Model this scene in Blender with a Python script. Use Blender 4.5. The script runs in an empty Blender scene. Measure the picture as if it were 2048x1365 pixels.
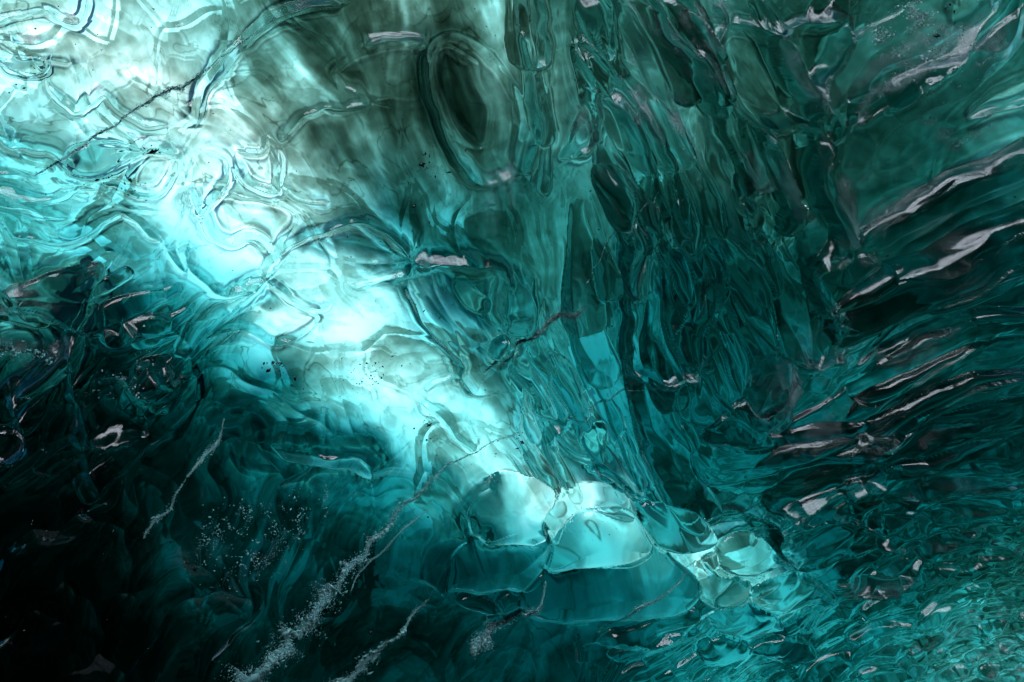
import bpy, math
import numpy as np
from mathutils import Matrix, Vector

# ------------------------------------------------------------------ camera, sky, sun, exposure
scene = bpy.context.scene
COL = scene.collection
W, H = 2048.0, 1365.0
FOV = math.radians(70.0)
FL = (W / 2) / math.tan(FOV / 2)          # focal length in photo pixels
PITCH, ROLL, YAW = math.radians(53.0), math.radians(-36.0), math.radians(0.0)
CAM_Z = 1.6
cd = bpy.data.cameras.new('camera')
cam = bpy.data.objects.new('camera', cd)
COL.objects.link(cam)
cd.sensor_fit = 'HORIZONTAL'
cd.angle = FOV
cd.clip_start, cd.clip_end = 0.05, 500.0
ROT = Matrix.Rotation(YAW, 3, 'Z') @ Matrix.Rotation(PITCH + math.pi / 2, 3, 'X') @ Matrix.Rotation(ROLL, 3, 'Z')
cam.matrix_world = Matrix.Translation((0, 0, CAM_Z)) @ ROT.to_4x4()
scene.camera = cam
R3 = np.array(ROT)

SUN_EL, SUN_AZ = math.radians(64.0), math.radians(4.0)
world = bpy.data.worlds.new('World')
scene.world = world
world.use_nodes = True
wn = world.node_tree
sky = wn.nodes.new('ShaderNodeTexSky')
sky.sky_type = 'NISHITA'
sky.sun_disc = False
sky.sun_elevation = SUN_EL
sky.sun_rotation = SUN_AZ
wn.links.new(sky.outputs[0], wn.nodes['Background'].inputs[0])
wn.nodes['Background'].inputs[1].default_value = 0.15
sl = bpy.data.lights.new('sun', 'SUN')
sun = bpy.data.objects.new('sun', sl)
COL.objects.link(sun)
sl.energy = 5.0
sl.angle = math.radians(0.5)
sl.color = (1.0, 0.97, 0.93)
sdir = Vector((math.sin(SUN_AZ) * math.cos(SUN_EL), math.cos(SUN_AZ) * math.cos(SUN_EL), math.sin(SUN_EL)))
sun.rotation_euler = sdir.to_track_quat('Z', 'Y').to_euler()
scene.view_settings.view_transform = 'Standard'
scene.view_settings.look = 'None'
scene.view_settings.gamma = 1.0
scene.view_settings.exposure = 2.6
scene.cycles.max_bounces = 8
scene.cycles.transmission_bounces = 6
scene.cycles.transparent_max_bounces = 16
scene.cycles.caustics_reflective = False
scene.cycles.caustics_refractive = True
scene.cycles.sample_clamp_indirect = 4.0

# ------------------------------------------------------------------ numeric helpers
STEP = 2.0                                 # grid spacing in photo pixels
MARG = 320.0
us = np.arange(-MARG, W + MARG + STEP, STEP)
vs = np.arange(-MARG, H + MARG + STEP, STEP)
U, V = np.meshgrid(us, vs)
NV, NU = U.shape
SIG_G = 3.6                                # absorption of green light in the ice, per metre


def hash2(ix, iy, seed):
    h = (ix.astype(np.int64) * 374761393 + iy.astype(np.int64) * 668265263 + seed * 982451653) & 0xffffffff
    h = ((h ^ (h >> 13)) * 1274126177) & 0xffffffff
    h = (h ^ (h >> 16)) & 0xffffffff
    return h / 4294967295.0


def vnoise(x, y, seed):
    ix, iy = np.floor(x), np.floor(y)
    fx, fy = x - ix, y - iy
    fx = fx * fx * fx * (fx * (fx * 6 - 15) + 10)
    fy = fy * fy * fy * (fy * (fy * 6 - 15) + 10)
    a, b = hash2(ix, iy, seed), hash2(ix + 1, iy, seed)
    c, d = hash2(ix, iy + 1, seed), hash2(ix + 1, iy + 1, seed)
    return (a + (b - a) * fx) * (1 - fy) + (c + (d - c) * fx) * fy - 0.5


def fbm(x, y, seed, octv=4, gain=0.5):
    s, a = 0.0, 1.0
    for o in range(octv):
        s = s + a * vnoise(x * 2 ** o + 17.3 * o, y * 2 ** o - 9.1 * o, seed + o)
        a *= gain
    return s


def bil(A, fx, fy):
    fx = np.clip(fx, 0, A.shape[1] - 1.001)
    fy = np.clip(fy, 0, A.shape[0] - 1.001)
    ix, iy = fx.astype(int), fy.astype(int)
    tx, ty = fx - ix, fy - iy
    return ((A[iy, ix] * (1 - tx) + A[iy, ix + 1] * tx) * (1 - ty)
            + (A[iy + 1, ix] * (1 - tx) + A[iy + 1, ix + 1] * tx) * ty)


def blur(A, n):
    n = int(max(1, n))
    for _ in range(3):
        for ax in (0, 1):
            P = np.pad(A, [(n, n) if k == ax else (0, 0) for k in (0, 1)], mode='edge')
            Cs = np.cumsum(P, axis=ax)
            Z = np.zeros_like(np.take(Cs, [0], axis=ax))
            Cs = np.concatenate([Z, Cs], axis=ax)
            m = A.shape[ax]
            A = (np.take(Cs, np.arange(2 * n + 1, 2 * n + 1 + m) - 0, axis=ax) - np.take(Cs, np.arange(0, m), axis=ax)) / (2 * n + 1) if False else \
                (np.take(Cs, np.arange(m) + 2 * n + 1 - 0, axis=ax) - np.take(Cs, np.arange(m), axis=ax)) / (2 * n + 1)
    return A


def catmull(pts, closed=False, n=8):
    P = np.array(pts, float)
    m = len(P)
    if m < 3 and not closed:
        t = np.linspace(0, 1, n + 1)[:, None]
        return P[0] * (1 - t) + P[-1] * t
    if closed:
        idx = [(i - 1) % m for i in range(m)], [i for i in range(m)], [(i + 1) % m for i in range(m)], [(i + 2) % m for i in range(m)]
    else:
        idx = [max(i - 1, 0) for i in range(m - 1)], list(range(m - 1)), list(range(1, m)), [min(i + 2, m - 1) for i in range(m - 1)]
    out = []
    for a, b, c, d in zip(*idx):
        p0, p1, p2, p3 = P[a], P[b], P[c], P[d]
        for t in np.arange(n) / n:
            out.append(0.5 * (2 * p1 + (p2 - p0) * t + (2 * p0 - 5 * p1 + 4 * p2 - p3) * t * t + (3 * p1 - p0 - 3 * p2 + p3) * t ** 3))
    if not closed:
        out.append(P[-1])
    return np.array(out)


# wobble applied to every traced outline, so edges stay organic
WX = fbm(U / 55, V / 55, 301, 2, .4) * 15
WY = fbm(U / 55, V / 55, 331, 2, .4) * 15


def window(pts, pad):
    x0, y0 = pts.min(0) - pad
    x1, y1 = pts.max(0) + pad
    i0 = max(int((x0 + MARG) / STEP), 0)
    i1 = min(int((x1 + MARG) / STEP) + 2, NU)
    j0 = max(int((y0 + MARG) / STEP), 0)
    j1 = min(int((y1 + MARG) / STEP) + 2, NV)
    return slice(j0, max(j1, j0)), slice(i0, max(i1, i0))


def line_dist(pts, pad, wob=1.0):
    """distance, arc parameter 0..1 and side (+1 right of travel) of every grid point near a polyline"""
    sj, si = window(pts, pad)
    X = U[sj, si] + WX[sj, si] * wob
    Y = V[sj, si] + WY[sj, si] * wob
    D = np.full(X.shape, 1e9)
    T = np.zeros(X.shape)
    S = np.ones(X.shape)
    seg = np.linalg.norm(np.diff(pts, axis=0), axis=1)
    L = np.concatenate([[0], np.cumsum(seg)])
    for k in range(len(seg)):
        ax, ay = pts[k]
        dx, dy = pts[k + 1] - pts[k]
        l2 = max(seg[k] ** 2, 1e-6)
        t = np.clip(((X - ax) * dx + (Y - ay) * dy) / l2, 0, 1)
        ex, ey = X - ax - t * dx, Y - ay - t * dy
        d = np.hypot(ex, ey)
        m = d < D
        D = np.where(m, d, D)
        T = np.where(m, (L[k] + t * seg[k]) / L[-1], T)
        S = np.where(m, np.where(dx * ey - dy * ex > 0, 1.0, -1.0), S)
    return (sj, si), D, T, S


def inside(pts, X, Y):
    r = np.zeros(X.shape, bool)
    n = len(pts)
    for k in range(n):
        x0, y0 = pts[k]
        x1, y1 = pts[(k + 1) % n]
        if y0 == y1:
            continue
        c = ((y0 > Y) != (y1 > Y)) & (X < (x1 - x0) * (Y - y0) / (y1 - y0) + x0)
        r ^= c
    return r


def smooth(e0, e1, x):
    t = np.clip((x - e0) / (e1 - e0), 0, 1)
    return t * t * (3 - 2 * t)


# ------------------------------------------------------------------ base vault of the cave roof (world space)
H0, KV = 2.35, 0.030


def base_point(u, v):
    dx, dy = (u - W / 2) / FL, -(v - H / 2) / FL
    d = np.stack([dx, dy, -np.ones_like(dx)], -1)
    d /= np.linalg.norm(d, axis=-1, keepdims=True)
    d = d @ R3.T
    a = KV * (d[..., 0] ** 2 + d[..., 1] ** 2)
    b = d[..., 2]
    t = np.where(a > 1e-6, (-b + np.sqrt(b * b + 4 * a * H0)) / np.maximum(2 * a, 1e-9), H0 / np.maximum(b, 1e-3))
    P = d * t[..., None]
    N = np.stack([-2 * KV * P[..., 0], -2 * KV * P[..., 1], -np.ones_like(t)], -1)
    N /= np.linalg.norm(N, axis=-1, keepdims=True)
    P = P + np.array([0, 0, CAM_Z])
    return P, N, d, t


PB, NB, DB, TB = base_point(U, V)
SC = TB / FL                                # metres per photo pixel there

# ------------------------------------------------------------------ direction and size of the melt scallops
FLOW = [(100,100,40),(300,300,42),(550,420,40),(800,750,42),(1000,950,45),(60,350,25),(100,500,20),(450,100,55),(620,100,62),
 (700,300,72),(850,200,85),(950,250,78),(1080,200,88),(1100,450,95),(1230,200,68),(1300,350,70),(1400,200,63),(1400,500,80),
 (1450,650,75),(1550,500,72),(1500,120,60),(1620,350,72),(1250,600,90),(1200,800,60),(1100,780,58),(1750,120,-45),
 (1700,350,-50),(1850,250,-35),(1850,420,-32),(1800,600,-36),(1950,550,-28),(1750,780,-32),(1950,700,-20),(1700,920,-20),
 (1950,900,-16),(1600,1000,-15),(1900,1050,-14),(1900,1250,-18),(1600,1250,-25),(1400,1300,-30),(1200,1050,60),(1150,1180,85),
 (1000,1150,75),(900,1000,50),(700,1000,-60),(500,1050,-60),(300,900,-50),(150,800,-40),(100,1000,-50),(300,1200,-60),
 (700,1250,-50),(900,1300,-50),(400,650,-35),(250,600,-30),(550,680,20),(650,600,30),(200,470,15),(2200,1000,-15),(1000,-100,88),(500,-100,55)]
cx = np.zeros(U.shape)
cy = np.zeros(U.shape)
for x, y, a in FLOW:
    w = 1.0 / (((U - x) ** 2 + (V - y) ** 2) / 100 ** 2 + 0.3) ** 2
    cx += w * math.cos(2 * math.radians(a))
    cy += w * math.sin(2 * math.radians(a))
ANG = 0.5 * np.arctan2(cy, cx) + fbm(U / 160, V / 160, 5, 2) * 0.5
del cx, cy


def gsum(points, base, r=1.0):
    num = np.full(U.shape, base * 0.02)
    den = np.full(U.shape, 0.02)
    for x, y, val, rad in points:
        w = np.exp(-(((U - x) ** 2 + (V - y) ** 2) / (rad * r) ** 2))
        num += w * val
        den += w
    return num / den


# across-flow size in pixels, stretch along flow, height factor
SIZE = gsum([(200,200,100,260),(600,600,110,260),(900,950,110,200),(750,150,120,200),(1100,250,64,220),(1350,350,66,220),(1400,650,62,180),
             (1600,200,95,180),(1850,200,110,220),(1850,600,100,200),(1800,900,58,160),(1600,1050,44,150),(1450,950,34,110),(1900,1100,36,150),
             (1700,1250,34,150),(2048,1365,27,200),(1450,1300,38,120),(1200,1150,110,150),(300,1000,120,260),(800,1250,85,200),(1150,750,55,120)], 90)
STR = gsum([(200,200,1.7,260),(600,600,1.9,260),(900,950,1.6,200),(750,150,2.6,200),(1100,250,3.6,220),(1350,350,4.6,220),(1400,650,3.8,180),
            (1600,200,2.0,180),(1850,200,2.6,220),(1850,600,3.6,200),(1800,900,3.6,160),(1900,1100,3.2,150),(1700,1250,2.8,150),
            (2048,1365,2.2,200),(1200,1150,1.4,150),(300,1000,1.9,260),(1150,750,3.0,120)], 2)
AMP = gsum([(200,200,.55,260),(600,600,.40,260),(900,950,.25,200),(750,150,.15,200),(1100,250,.40,220),(1350,350,.45,220),(1400,650,.45,180),
            (1600,200,.35,180),(1850,200,.30,220),(1850,600,.28,200),(1800,900,.6,160),(1900,1100,1.0,150),(1700,1250,1.1,150),
            (2048,1365,1.1,200),(1200,1150,.10,150),(300,1000,.55,260),(800,1250,.25,200),(1150,750,.7,120)], .5)


def scallops(seed, mul, warp, jitter=0.5):
    """stretched cellular cups: returns height in pixels, sharp where two cups meet"""
    rng = np.random.RandomState(seed)
    out = np.full(U.shape, 9.0)
    FAL, FAC, FRN = np.zeros(U.shape), np.zeros(U.shape), np.zeros(U.shape)
    seeds = []
    # dart throwing in the local metric, coarse occupancy test
    tries = 26000
    xs = rng.uniform(-MARG, W + MARG, tries)
    ys = rng.uniform(-MARG, H + MARG, tries)
    gx, gy = (xs + MARG) / STEP, (ys + MARG) / STEP
    sz = bil(SIZE, gx, gy) * mul
    st = bil(STR, gx, gy)
    an = bil(ANG, gx, gy)
    hv = bil(AMP, gx, gy)
    KX, KY, KA, KS, KT = [], [], [], [], []
    kx = np.zeros(0)
    acc = np.zeros((0, 5))
    buf = []
    for k in range(tries):
        if len(buf):
            A = np.array(buf)
            dx, dy = A[:, 0] - xs[k], A[:, 1] - ys[k]
            near = (np.abs(dx) + np.abs(dy)) < sz[k] * st[k] * 2.2
            if near.any():
                dx, dy = dx[near], dy[near]
                c, s = math.cos(an[k]), math.sin(an[k])
                d = np.hypot((dx * c + dy * s) / st[k], -dx * s + dy * c)
                if d.min() < sz[k] * 0.80:
                    continue
        buf.append((xs[k], ys[k], an[k], sz[k], st[k]))
        if len(buf) > 2600:
            break
    wx = fbm(U / (130 * mul + 20), V / (130 * mul + 20), seed + 7, 2)
    wy = fbm(U / (130 * mul + 20), V / (130 * mul + 20), seed + 19, 2)
    for (x, y, a, s, t) in buf:
        r = s * t * 1.5
        sj, si = window(np.array([[x, y]]), r)
        if sj.stop <= sj.start or si.stop <= si.start:
            continue
        X = U[sj, si] - x + wx[sj, si] * warp * s
        Y = V[sj, si] - y + wy[sj, si] * warp * s
        c, sn = math.cos(a), math.sin(a)
        al = (X * c + Y * sn) / (s * t)
        ac = (-X * sn + Y * c) / s
        # cups have a steep upstream lip and a long downstream tail
        al = al * np.where(al > 0, 1.15, 0.9)
        d = al * al + ac * ac
        k = rng.uniform(0.85, 1.2)
        d = d * k + rng.uniform(0, 0.06)
        w = d < out[sj, si]
        out[sj, si] = np.where(w, d, out[sj, si])
        FAL[sj, si] = np.where(w, al, FAL[sj, si])
        FAC[sj, si] = np.where(w, ac, FAC[sj, si])
        FRN[sj, si] = np.where(w, rng.normal(), FRN[sj, si])
    return np.minimum(out, 1.3), np.clip(FAL, -1, 1), np.clip(FAC, -1, 1), np.clip(FRN, -1.8, 1.8)


SIZE = blur(SIZE, 6)
HT = np.zeros(U.shape)                       # height in photo pixels, positive = hangs toward the cave
base_sc, b_al, b_ac, b_rn = scallops(11, 1.0, 0.9)
HT += base_sc * SIZE * AMP * 0.75
fine_sc, f_al, f_ac, f_rn = scallops(23, 0.42, 1.0)
FA = .5 * gsum([(1350,400,.55,250),(1850,600,.15,250),(1850,1150,.8,250),(1500,1000,.8,150),(300,200,.40,300),(700,600,.45,300),(300,1000,.35,250),
           (750,200,.10,200),(1200,1120,.03,140),(1100,300,.3,150),(1700,200,.15,200),(1200,780,.5,120),(1500,1280,.7,200)], .2)
HT += fine_sc * SIZE * 0.42 * FA * 0.55
HT -= HT.mean()

# ------------------------------------------------------------------ traced features of the roof
# creases: sharp hanging cusps between neighbouring cups (points, height px, width px)
CREASES = [
 ([(0,90),(31,103),(96,114),(145,120)],7,14), ([(-60,90),(0,119),(24,138),(62,153),(93,145),(100,124)],12,14),
 ([(100,150),(115,185),(145,212),(165,213),(200,190),(215,190),(240,220),(290,247),(345,250)],15,18),
 ([(-40,60),(0,50),(75,22),(110,40),(150,42),(175,15),(178,-20)],12,16),
 ([(-40,262),(0,270),(30,290),(95,300),(125,320),(145,345),(175,352),(215,345),(255,310),(300,293),(355,305),(365,290)],18,20),
 ([(-40,380),(0,385),(70,402),(165,375)],9,12), ([(-40,405),(0,410),(60,415),(100,430),(140,440)],9,14),
 ([(-30,430),(0,440),(40,470),(120,478),(200,450),(240,430),(270,445),(300,475),(330,498)],18,20),
 ([(355,305),(360,330),(350,355),(310,390),(290,398),(260,385),(200,360)],12,16),
 ([(370,370),(385,410),(403,421),(440,380),(458,350),(458,325),(430,308),(400,300)],14,16),
 ([(403,421),(420,460),(450,480),(475,485),(505,470),(545,500)],14,16),
 ([(458,325),(480,350),(520,380),(545,383),(553,370),(555,340),(562,290)],12,14),
 ([(553,370),(600,395),(668,402)],14,14), ([(562,290),(575,260),(605,225),(645,210),(690,215),(740,208)],22,22),
 ([(562,290),(540,275),(520,300),(470,300)],8,10), ([(480,85),(455,110),(430,140),(405,170),(392,210),(388,240),(360,260)],14,14),
 ([(690,5),(640,5),(570,25),(520,60),(498,85),(480,85)],18,16),
 ([(530,540),(560,500),(640,455),(700,445),(770,460),(815,510)],20,20), ([(815,510),(812,545),(770,565),(720,568),(690,560)],8,12),
 ([(815,510),(860,525),(920,522),(1000,542),(1005,580),(1000,620),(1002,660)],20,16),
 ([(812,550),(820,600),(850,650),(900,690),(920,720),(922,750),(950,790),(975,790)],12,14),
 ([(922,750),(880,760),(840,780)],8,12), ([(840,810),(880,840),(905,870),(950,900)],10,14),
 ([(330,498),(345,520),(370,540),(375,512),(380,540),(420,570),(460,580),(530,550)],18,18),
 ([(530,550),(480,590),(430,630),(380,690),(330,740),(310,760)],20,22), ([(530,550),(560,580),(590,600),(640,612),(665,600)],12,16),
 ([(-30,550),(0,565),(40,600),(90,620),(140,655),(155,658)],18,20), ([(155,658),(175,620),(185,570),(210,535)],20,18),
 ([(210,650),(215,675),(245,678),(275,650)],14,16), ([(250,770),(290,790),(345,775),(350,740)],16,16),
 ([(155,658),(148,700),(160,810),(180,850),(195,875),(290,870)],12,16), ([(30,780),(60,860),(50,890),(15,905),(-30,910)],16,16),
 ([(545,880),(620,890),(700,895),(740,920),(745,960)],16,20), ([(870,1170),(880,1120),(905,1080),(945,1065)],22,20),
 ([(945,1065),(935,1010),(950,970),(980,950)],12,16), ([(945,1065),(1000,1072),(1030,1075),(1100,1060)],14,16),
 ([(720,95),(770,80),(820,78),(850,95)],14,12), ([(850,95),(850,140),(862,210),(885,280),(925,345),(965,370)],14,12),
 ([(1035,50),(1050,110),(1060,135),(1080,130),(1090,90),(1085,30),(1075,-30)],14,12), ([(1060,135),(1055,200),(1065,250),(1050,320),(1035,345)],16,12),
 ([(1150,90),(1170,85),(1190,110),(1215,150),(1250,200),(1300,290),(1340,420),(1380,500)],24,14),
 ([(1150,90),(1170,140),(1175,200),(1180,260),(1160,300),(1140,320)],18,12),
 ([(1195,-30),(1220,40),(1210,100),(1190,110)],16,12), ([(1290,-30),(1330,60),(1370,130),(1400,190),(1430,260),(1470,360),(1500,450)],24,14),
 ([(1360,-30),(1390,60),(1420,140),(1440,200)],20,14), ([(1180,180),(1220,210),(1260,300),(1290,400),(1310,450)],20,12),
 ([(1250,430),(1240,520),(1245,590),(1255,640),(1250,720),(1290,760)],22,12), ([(1275,440),(1280,500),(1262,580),(1250,600)],16,10),
 ([(1430,0),(1440,35),(1400,90)],12,12), ([(1440,42),(1520,60),(1610,45),(1690,30)],14,14),
 ([(1530,55),(1545,90),(1560,140),(1590,175),(1604,190),(1600,240)],26,14), ([(1604,190),(1650,140),(1680,80),(1690,35)],16,14),
 ([(1430,200),(1480,235),(1500,255),(1540,250),(1595,248),(1625,270)],16,14),
 ([(1625,270),(1615,340),(1640,410),(1665,490)],26,14), ([(1475,235),(1500,280),(1530,340),(1560,385),(1555,430),(1530,480)],26,12),
 ([(1630,275),(1700,235),(1800,190),(1870,130),(1960,40),(2010,-20)],16,16),
 ([(1580,720),(1640,712),(1680,700)],14,12), ([(1500,850),(1535,810),(1560,770),(1595,755)],20,12),
 ([(1640,600),(1600,560),(1610,520),(1680,500)],20,14), ([(1655,625),(1640,640),(1655,680)],16,12),
 ([(1540,1010),(1600,985),(1650,965),(1680,965),(1740,930)],18,10), ([(1530,1050),(1600,1035),(1680,1035),(1760,1050)],14,10),
 ([(1400,1020),(1470,1010),(1530,1030),(1540,1080),(1590,1130)],16,12), ([(1600,1130),(1660,1100),(1760,1080),(1850,1060),(1990,1040)],14,10),
 ([(1380,735),(1300,740),(1250,720)],12,12), ([(1180,930),(1230,960),(1290,1000)],14,12),
 ([(1090,840),(1150,880),(1210,930),(1290,990)],14,14), ([(1620,1200),(1720,1170),(1850,1150)],14,10),
 ([(1200,1290),(1260,1270),(1310,1280),(1380,1230),(1440,1210)],14,12),
]
# rounded rolls of clear ice: (points, half-width px, height factor, skew)
ROLLS = [
 ([(1670,510),(1740,470),(1820,420),(1900,370),(1980,340),(2060,300),(2200,250)],34,.75,.4),
 ([(1650,670),(1700,610),(1775,560),(1850,540),(1920,495),(1990,465),(2080,430),(2250,370)],46,.8,.4),
 ([(1690,760),(1760,720),(1850,672),(1930,640),(1990,630),(2100,632)],30,.75,.3),
 ([(1700,850),(1750,785),(1850,735),(1930,705),(2060,690)],34,.7,.3),
 ([(1540,885),(1620,862),(1720,850),(1840,780),(1950,750),(2100,750)],26,.7,.3),
 ([(1500,950),(1560,900),(1640,880),(1760,870),(1900,840),(2100,800)],24,.6,.3),
 ([(1540,1015),(1600,988),(1660,965),(1740,935),(1850,905),(2000,880)],15,.8,.3),
 ([(1620,1175),(1700,1160),(1800,1155),(1900,1130),(2060,1110)],12,.8,.3),
 ([(1700,1010),(1800,1000),(1900,985),(2060,975)],12,.8,.3),
 ([(1350,5),(1385,80),(1420,150),(1440,210),(1470,290),(1500,370),(1520,450)],20,.9,.2),
 ([(1250,20),(1290,100),(1330,200),(1360,290),(1400,380),(1420,470)],17,.9,.2),
 ([(1180,120),(1225,190),(1265,290),(1300,380),(1330,460)],16,.9,.2),
 ([(1410,480),(1430,540),(1415,590),(1390,640)],15,.9,.2),
 ([(1625,275),(1610,330),(1635,400),(1650,460),(1600,540),(1630,600),(1655,640)],16,.9,-.3),
 ([(1480,240),(1505,290),(1535,350),(1558,400)],13,.9,-.3),
 ([(1535,60),(1550,110),(1575,160),(1603,200)],14,.9,-.3),
 ([(152,655),(145,700),(110,740),(60,770),(32,778)],17,.95,0),
 ([(690,3),(640,6),(570,26),(520,60),(485,90)],11,.9,.2),
 ([(480,95),(440,140),(408,180),(395,235)],10,.8,.2),
]
# closed outlines: (name, category, label, points, height factor, luminance factor, group)
F = []


def feat(name, cat, label, pts, h, lum=1.0, prof=2.0):
    F.append((name, cat, label, pts, h, lum, prof))


feat('ice_dome','ice dome','clear rounded ice dome with bright cyan crown above two larger domes',[(1105,1080),(1093,1040),(1105,1000),(1130,975),(1180,968),(1230,975),(1262,1000),(1268,1030),(1180,1015),(1130,1048)],.55,1.25)
feat('ice_dome','ice dome','largest turquoise dome with dark veined flank, meeting three others at a point',[(1085,1132),(1100,1085),(1130,1045),(1180,1015),(1240,1008),(1275,1040),(1302,1090),(1260,1118),(1200,1132),(1150,1137)],.6,1.0)
feat('ice_dome','ice dome','wide low dark teal dome below the veined one, crossed by a pale glow line',[(1040,1215),(1048,1165),(1085,1134),(1150,1140),(1230,1120),(1302,1092),(1350,1120),(1395,1165),(1385,1200),(1320,1230),(1200,1240),(1080,1245)],.45,.55)
feat('ice_dome','ice dome','smooth cyan dome right of the veined dome crossed by faint dark threads',[(1275,1012),(1340,1003),(1385,1015),(1420,1050),(1430,1085),(1370,1108),(1302,1090)],.5,1.0)
feat('ice_dome','ice dome','dark flat topped dome with a cyan foot at the edge of the fine scallops',[(1532,1048),(1600,1036),(1690,1033),(1725,1060),(1660,1100),(1598,1135),(1550,1100)],.45,.8)
feat('ice_dome','ice dome','broad teal dome with a thin bright rim left of the dome cluster',[(872,1165),(885,1112),(945,1068),(1020,1078),(1098,1070),(1085,1130),(1042,1178),(1000,1175),(950,1190)],.45,.75)
feat('ice_dome','ice dome','glowing cyan bulge with dark striped shoulder under the bright band',[(945,1062),(935,1010),(955,965),(1000,945),(1070,955),(1105,985),(1092,1040),(1095,1062),(1020,1074)],.5,1.1)
feat('ice_scallop','ice scallop','cyan scallop with a looping dark thread right of the fine beaded fracture',[(1430,1092),(1480,1062),(1528,1078),(1552,1122),(1500,1150),(1442,1140)],.5,1.3)
feat('ice_scallop','ice scallop','low glowing scallop crossed by the upper end of the fine beaded fracture',[(1402,1122),(1440,1150),(1500,1162),(1478,1200),(1412,1206),(1390,1165)],.5,1.35)
feat('ice_scallop','ice scallop','swept turquoise scallop with a dark upper edge under the flat topped dome',[(1500,1168),(1560,1142),(1625,1152),(1655,1185),(1580,1216),(1510,1210)],.5,1.25)
feat('ice_scallop','ice scallop','folded turquoise scallop just above the rounded knuckle by the black block',[(1422,1226),(1470,1206),(1540,1222),(1562,1258),(1490,1270),(1432,1258)],.55,1.2)
feat('ice_scallop','ice scallop','long pale step at the foot of the wide low dome',[(1195,1292),(1215,1262),(1290,1238),(1370,1210),(1390,1222),(1330,1255),(1260,1285)],.6,1.5)
feat('ice_scallop','ice scallop','dark backed step directly under the long pale one',[(1215,1312),(1265,1288),(1335,1262),(1385,1252),(1392,1270),(1320,1300),(1250,1325)],.6,.9)
feat('ice_lobe','ice lobe','small smooth teal lobe pointing at the widest bright fracture',[(915,1200),(950,1188),(985,1198),(1000,1222),(960,1226),(930,1218)],.8,1.6)
feat('ice_lobe','ice lobe','small folded pale lobe at the top of the widest bright fracture',[(990,1202),(1010,1178),(1042,1178),(1044,1212),(1005,1225)],.8,2.0)
feat('ice_tongue','ice tongue','bright sliver shaped drip alone inside the dark cup at the centre',[(917,548),(911,572),(925,600),(952,628),(975,630),(984,606),(962,588),(940,562),(927,545)],1.0,2.2)
feat('ice_tongue','ice tongue','grey green upright tongue just right of the bright sliver drip',[(1008,542),(1002,620),(1003,662),(1050,672),(1072,640),(1066,555),(1035,530)],.6,1.0)
feat('ice_lobe','ice lobe','round glassy knob with a dark cap at the end of the dark fracture',[(972,700),(978,678),(1002,664),(1026,682),(1010,712),(985,716)],1.0,1.7)
feat('ice_tongue','ice tongue','leaf shaped teal tongue below the dark fracture with white edge',[(1022,722),(1020,745),(1058,790),(1068,828),(1108,832),(1092,775),(1052,712)],.8,.8)
feat('ice_tongue','ice tongue','slender tongue between two leaf shaped ones under the dark fracture',[(1052,700),(1075,680),(1110,720),(1100,770),(1130,820),(1112,830),(1095,775)],.8,1.1)
feat('ice_tongue','ice tongue','bright rimmed leaf shaped tongue with cyan tip, lowest right of the leaf cluster',[(1097,718),(1100,762),(1122,797),(1160,850),(1180,842),(1166,790),(1142,732),(1112,704)],.9,1.5)
feat('ice_lobe','ice lobe','small pale rounded lobe below the tip of the cyan leaf tongue',[(1160,856),(1190,845),(1212,852),(1207,890),(1190,915),(1165,885)],.8,1.4)
feat('ice_hollow','ice hollow','large dark oval hollow with pale green rim under the roof top',[(854,97),(852,140),(867,212),(888,282),(927,345),(965,368),(1018,358),(1048,318),(1062,250),(1046,200),(1008,140),(968,92),(912,64),(875,74)],-.35,.8)
feat('ice_hollow','ice hollow','dark olive inner cup nested inside the large oval hollow',[(868,108),(858,150),(870,215),(898,268),(935,295),(978,302),(992,235),(965,160),(958,125),(900,92)],-.3,.5)
feat('ice_hollow','ice hollow','dark triangular cup roofed by a pale arch at the end of the bright ridge',[(862,530),(925,528),(998,545),(1000,650),(950,680),(905,640),(870,580)],-.3,.55)
feat('ice_hollow','ice hollow','smoky grey cup under a white arched ridge in the bright band',[(640,462),(700,448),(765,465),(810,512),(770,530),(690,520),(650,495)],-.35,.55)
feat('ice_hollow','ice hollow','smooth dark olive bay under the thin arched line at the roof top',[(700,110),(770,84),(825,82),(848,110),(858,200),(800,215),(740,205),(660,150)],-.2,.7)
feat('ice_scallop','ice scallop','pale three pointed scallop between white ridges, grey window inside',[(470,302),(520,303),(545,290),(556,340),(545,380),(515,378),(480,348)],-.4,.8)
feat('ice_scallop','ice scallop','milky scallop with grey mottling left of the smoky grey cup',[(405,425),(440,385),(500,398),(560,410),(590,440),(545,500),(505,475),(460,482),(425,462)],-.3,.85)
feat('ice_scallop','ice scallop','oval cyan scallop with a dark lower rim and a fleck of soot above',[(262,388),(252,350),(262,315),(300,298),(350,308),(350,350),(312,390)],-.3,.95)
feat('ice_scallop','ice scallop','striped teal scallop carrying a pink glint along its lower lip',[(125,318),(150,290),(230,280),(290,292),(252,312),(215,343),(175,350),(147,342)],.4,.65)
feat('ice_scallop','ice scallop','narrow glassy scallop with a black slit at the upper left edge',[(-20,100),(30,106),(96,118),(98,140),(64,151),(25,136),(-20,112)],.5,.8)
feat('ice_scallop','ice scallop','triangular bright window with straight sides below the band cusps',[(528,556),(590,602),(640,640),(560,690),(470,650),(420,650),(470,605)],-.25,1.15)
feat('ice_tongue','ice tongue','glassy hollow tongue hanging in the dark at far left with a silver tip',[(150,662),(146,705),(118,742),(60,776),(34,780),(50,745),(95,705),(130,680)],.7,.6)
feat('ice_lobe','ice lobe','grey fan shaped lobe with milky streaks ending in a knot',[(10,590),(40,560),(100,545),(190,520),(208,540),(186,575),(176,622),(157,655),(140,652),(92,620)],.35,1.4)
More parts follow.
